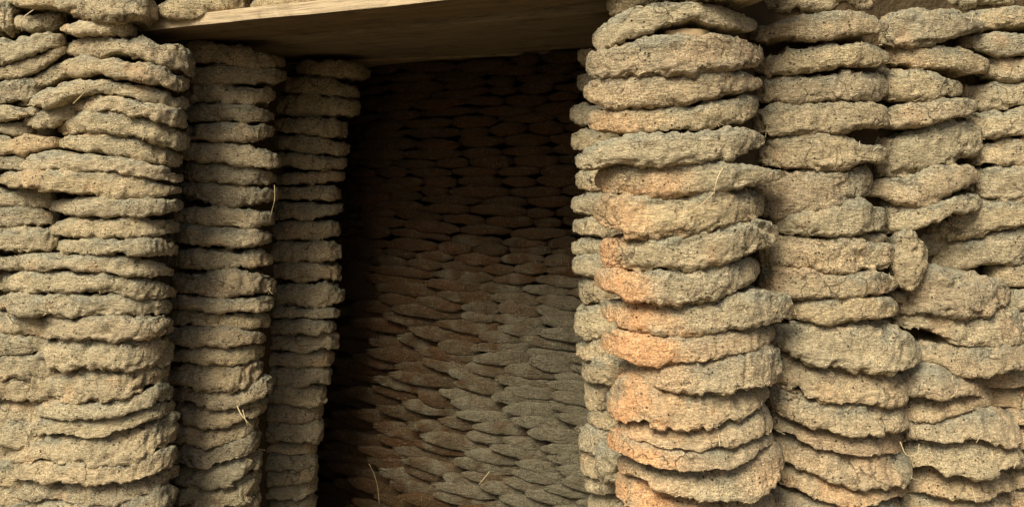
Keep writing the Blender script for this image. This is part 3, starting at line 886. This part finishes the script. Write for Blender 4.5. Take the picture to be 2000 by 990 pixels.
# packed fill on top of the boards, so that the top course does not stand alone
me = bpy.data.meshes.new('fill')
v, f = prism([XY(-300, 2.3), XY(500, 2.12), XY(1150, 1.76), XY(1400, 1.70), XY(2100, 2.05), XY(2400, 3.3), XY(-300, 3.3)], ZB + 0.034, ZB + 0.155)
me.from_pydata([(a[0] - top.location.x, a[1] - top.location.y, a[2] - top.location.z) for a in v], [], f); me.materials.append(m_core)
part('fill', me, top, (0, 0, 0))

# ------------------------------------------------------------------ chip, straws
me, cen = cake_mesh(parse('1296 68|1310 57 1345 54 1375 56|1310 77 1345 78 1375 77|1388 66'), 1.585, 0.03, m_clay, 501, rough=.5, nose=.5, slab=.5)
o = part('clay_chip', me, None, tuple(cen)); o['label'] = 'small flat clay chip wedged under the topmost arched cake of the corner column'; o['category'] = 'chip'

def straw(lab, pts, rad, name='straw'):
    """pts: (px,py,D)"""
    P3 = [np.array(P(*p)) for p in pts]
    # subdivide
    Q = []
    for i in range(len(P3) - 1):
        for k in range(4):
            Q.append(P3[i] + (P3[i + 1] - P3[i]) * k / 4)
    Q.append(P3[-1]); Q = np.array(Q)
    for _ in range(2):
        Q[1:-1] = (Q[:-2] + 2 * Q[1:-1] + Q[2:]) / 4
    cen = Q.mean(0); vs, fs = [], []
    for i, q in enumerate(Q):
        t = Q[min(i + 1, len(Q) - 1)] - Q[max(i - 1, 0)]; t /= np.linalg.norm(t)
        a = np.cross(t, (0.3, 1, 0.2)); a /= np.linalg.norm(a); b = np.cross(t, a)
        rr_ = rad * 0.58 * (1.15 if i % 4 == 0 else 0.9) * (1 - 0.5 * i / len(Q))
        for k in range(6):
            an = k * math.pi / 3
            vs.append(tuple(q - cen + rr_ * (math.cos(an) * a + math.sin(an) * b)))
    for i in range(len(Q) - 1):
        for k in range(6):
            fs.append((i * 6 + k, i * 6 + (k + 1) % 6, (i + 1) * 6 + (k + 1) % 6, (i + 1) * 6 + k))
    fs.append(tuple(range(5, -1, -1))); fs.append(tuple((len(Q) - 1) * 6 + k for k in range(6)))
    me = bpy.data.meshes.new(name); me.from_pydata(vs, [], fs); me.materials.append(m_straw)
    for p in me.polygons: p.use_smooth = True
    o = part(name, me, None, tuple(cen)); o['label'] = lab; o['category'] = 'straw'
    o['group'] = 'dry straws sticking out of the cakes'
straw('bent upright straw stuck in the middle of the corner column', [(1412, 328, 1.55), (1402, 345, 1.53), (1396, 368, 1.53), (1394, 392, 1.54)], .0022)
straw('slanting straw running down left from the bent straw on the corner column', [(1394, 376, 1.53), (1375, 396, 1.535), (1352, 412, 1.54), (1330, 426, 1.545)], .0016)
straw('short slanting straw on the curved orange tinged cake of the corner column', [(1286, 541, 1.57), (1274, 556, 1.56), (1263, 572, 1.56)], .0014)
straw('pale straw standing out between low cakes of the middle left column', [(463, 792, 2.17), (470, 808, 2.15), (482, 822, 2.15), (492, 834, 2.16)], .0028)
straw('thinner straw crossing the pale one low on the middle left column', [(474, 800, 2.16), (478, 815, 2.15), (484, 832, 2.15)], .0018)
straw('curled straw low on the column right of the corner column', [(1758, 862, 1.715), (1768, 888, 1.71), (1782, 891, 1.71), (1794, 884, 1.71), (1795, 866, 1.715)], .0018)
straw('short straw poking up left near the top of the widest left column', [(143, 203, 1.97), (156, 190, 1.96), (169, 176, 1.965)], .0020)
straw('straw hanging over the cakes in the top left corner', [(68, 18, 2.04), (48, 32, 2.03), (40, 46, 2.03), (43, 62, 2.04)], .0024)
straw('long thin stalk curving up in the dark at the bottom of the opening', [(741, 985, 2.60), (738, 950, 2.59), (731, 925, 2.58), (721, 905, 2.58)], .0012)
straw('thin hanging fibre between the middle and narrowest left columns', [(536, 362, 2.20), (537, 390, 2.19), (531, 412, 2.19), (526, 432, 2.20)], .0012)
straw('slanting straw lying against the lit lower part of the inner wall', [(956, 920, 2.44), (945, 934, 2.43), (935, 946, 2.43)], .0016)

# ------------------------------------------------------------------ straw bits pressed into the cake faces
rb = np.random.default_rng(77)
vs, fs = [], []
bpy.context.view_layer.update()
for key in 'ABCDGHIJ':
    root = stack_obj[key]
    for o in cakes[key]:
        me = o.data
        nvv = len(me.vertices)
        co = np.empty(nvv * 3, np.float32); me.vertices.foreach_get('co', co); co = co.reshape(-1, 3)
        no = np.empty(nvv * 3, np.float32); me.vertices.foreach_get('normal', no); no = no.reshape(-1, 3)
        idx = np.nonzero((no[:, 1] < -0.45) & (no[:, 2] > -0.6))[0]
        if len(idx) == 0: continue
        wpos = np.array(root.location) + np.array(o.location)
        for i in rb.choice(idx, int(rb.integers(8, 20))):
            n0 = no[i]; c0 = co[i] + wpos + n0 * 0.0004
            t = rb.normal(size=3) * np.array([1, .5, .6]); t -= n0 * (t @ n0) * 0.8
            t /= np.linalg.norm(t) + 1e-9
            b2 = np.cross(t, n0); b2 /= np.linalg.norm(b2) + 1e-9
            L = abs(rb.normal()) * 0.0035 + 0.0015; Wd = rb.uniform(.0003, .0008)
            if rb.random() < .04: L *= 2.8
            k = len(vs)
            for (sa, sb, sn) in ((-1, -1, 0), (1, -1, .6), (1, 1, .6), (-1, 1, 0), (-1, 0, 1), (1, 0, 1.6)):
                vs.append(c0 + t * L * sa + b2 * Wd * sb + n0 * 0.0006 * sn)
            fs += [(k, k + 1, k + 5, k + 4), (k + 4, k + 5, k + 2, k + 3), (k, k + 3, k + 2, k + 1)]
me = mesh_np('straw_bits', np.array(vs), np.array(fs), m_straw, smooth=False)
o = part('straw_bits', me, None, (0, 0, 0), kind='stuff')
o['label'] = 'chopped straw bits pressed into the faces of the dung cakes'; o['category'] = 'straw bits'

# ------------------------------------------------------------------ ground
n = 60
gx = np.sinh(np.linspace(-5, 5, n)) / np.sinh(5) * 900
X, Y = np.meshgrid(gx, gx)
Z = 0.02 * vnoise(np.stack([X.ravel() * 1.3, Y.ravel() * 1.3, X.ravel() * 0], 1), 3) - 0.022
ii, jj = np.meshgrid(np.arange(n - 1), np.arange(n - 1), indexing='ij')
fc = np.stack([ii * n + jj, ii * n + jj + 1, (ii + 1) * n + jj + 1, (ii + 1) * n + jj], -1).reshape(-1, 4)
me = mesh_np('ground', np.stack([X.ravel(), Y.ravel(), Z], 1), fc, m_ground)
go = part('ground', me, None, (0, 0, 0)); go['kind'] = 'structure'
print('tris', sum(sum(1 for _ in o.data.polygons) * 2 for o in C.objects if o.type == 'MESH'))
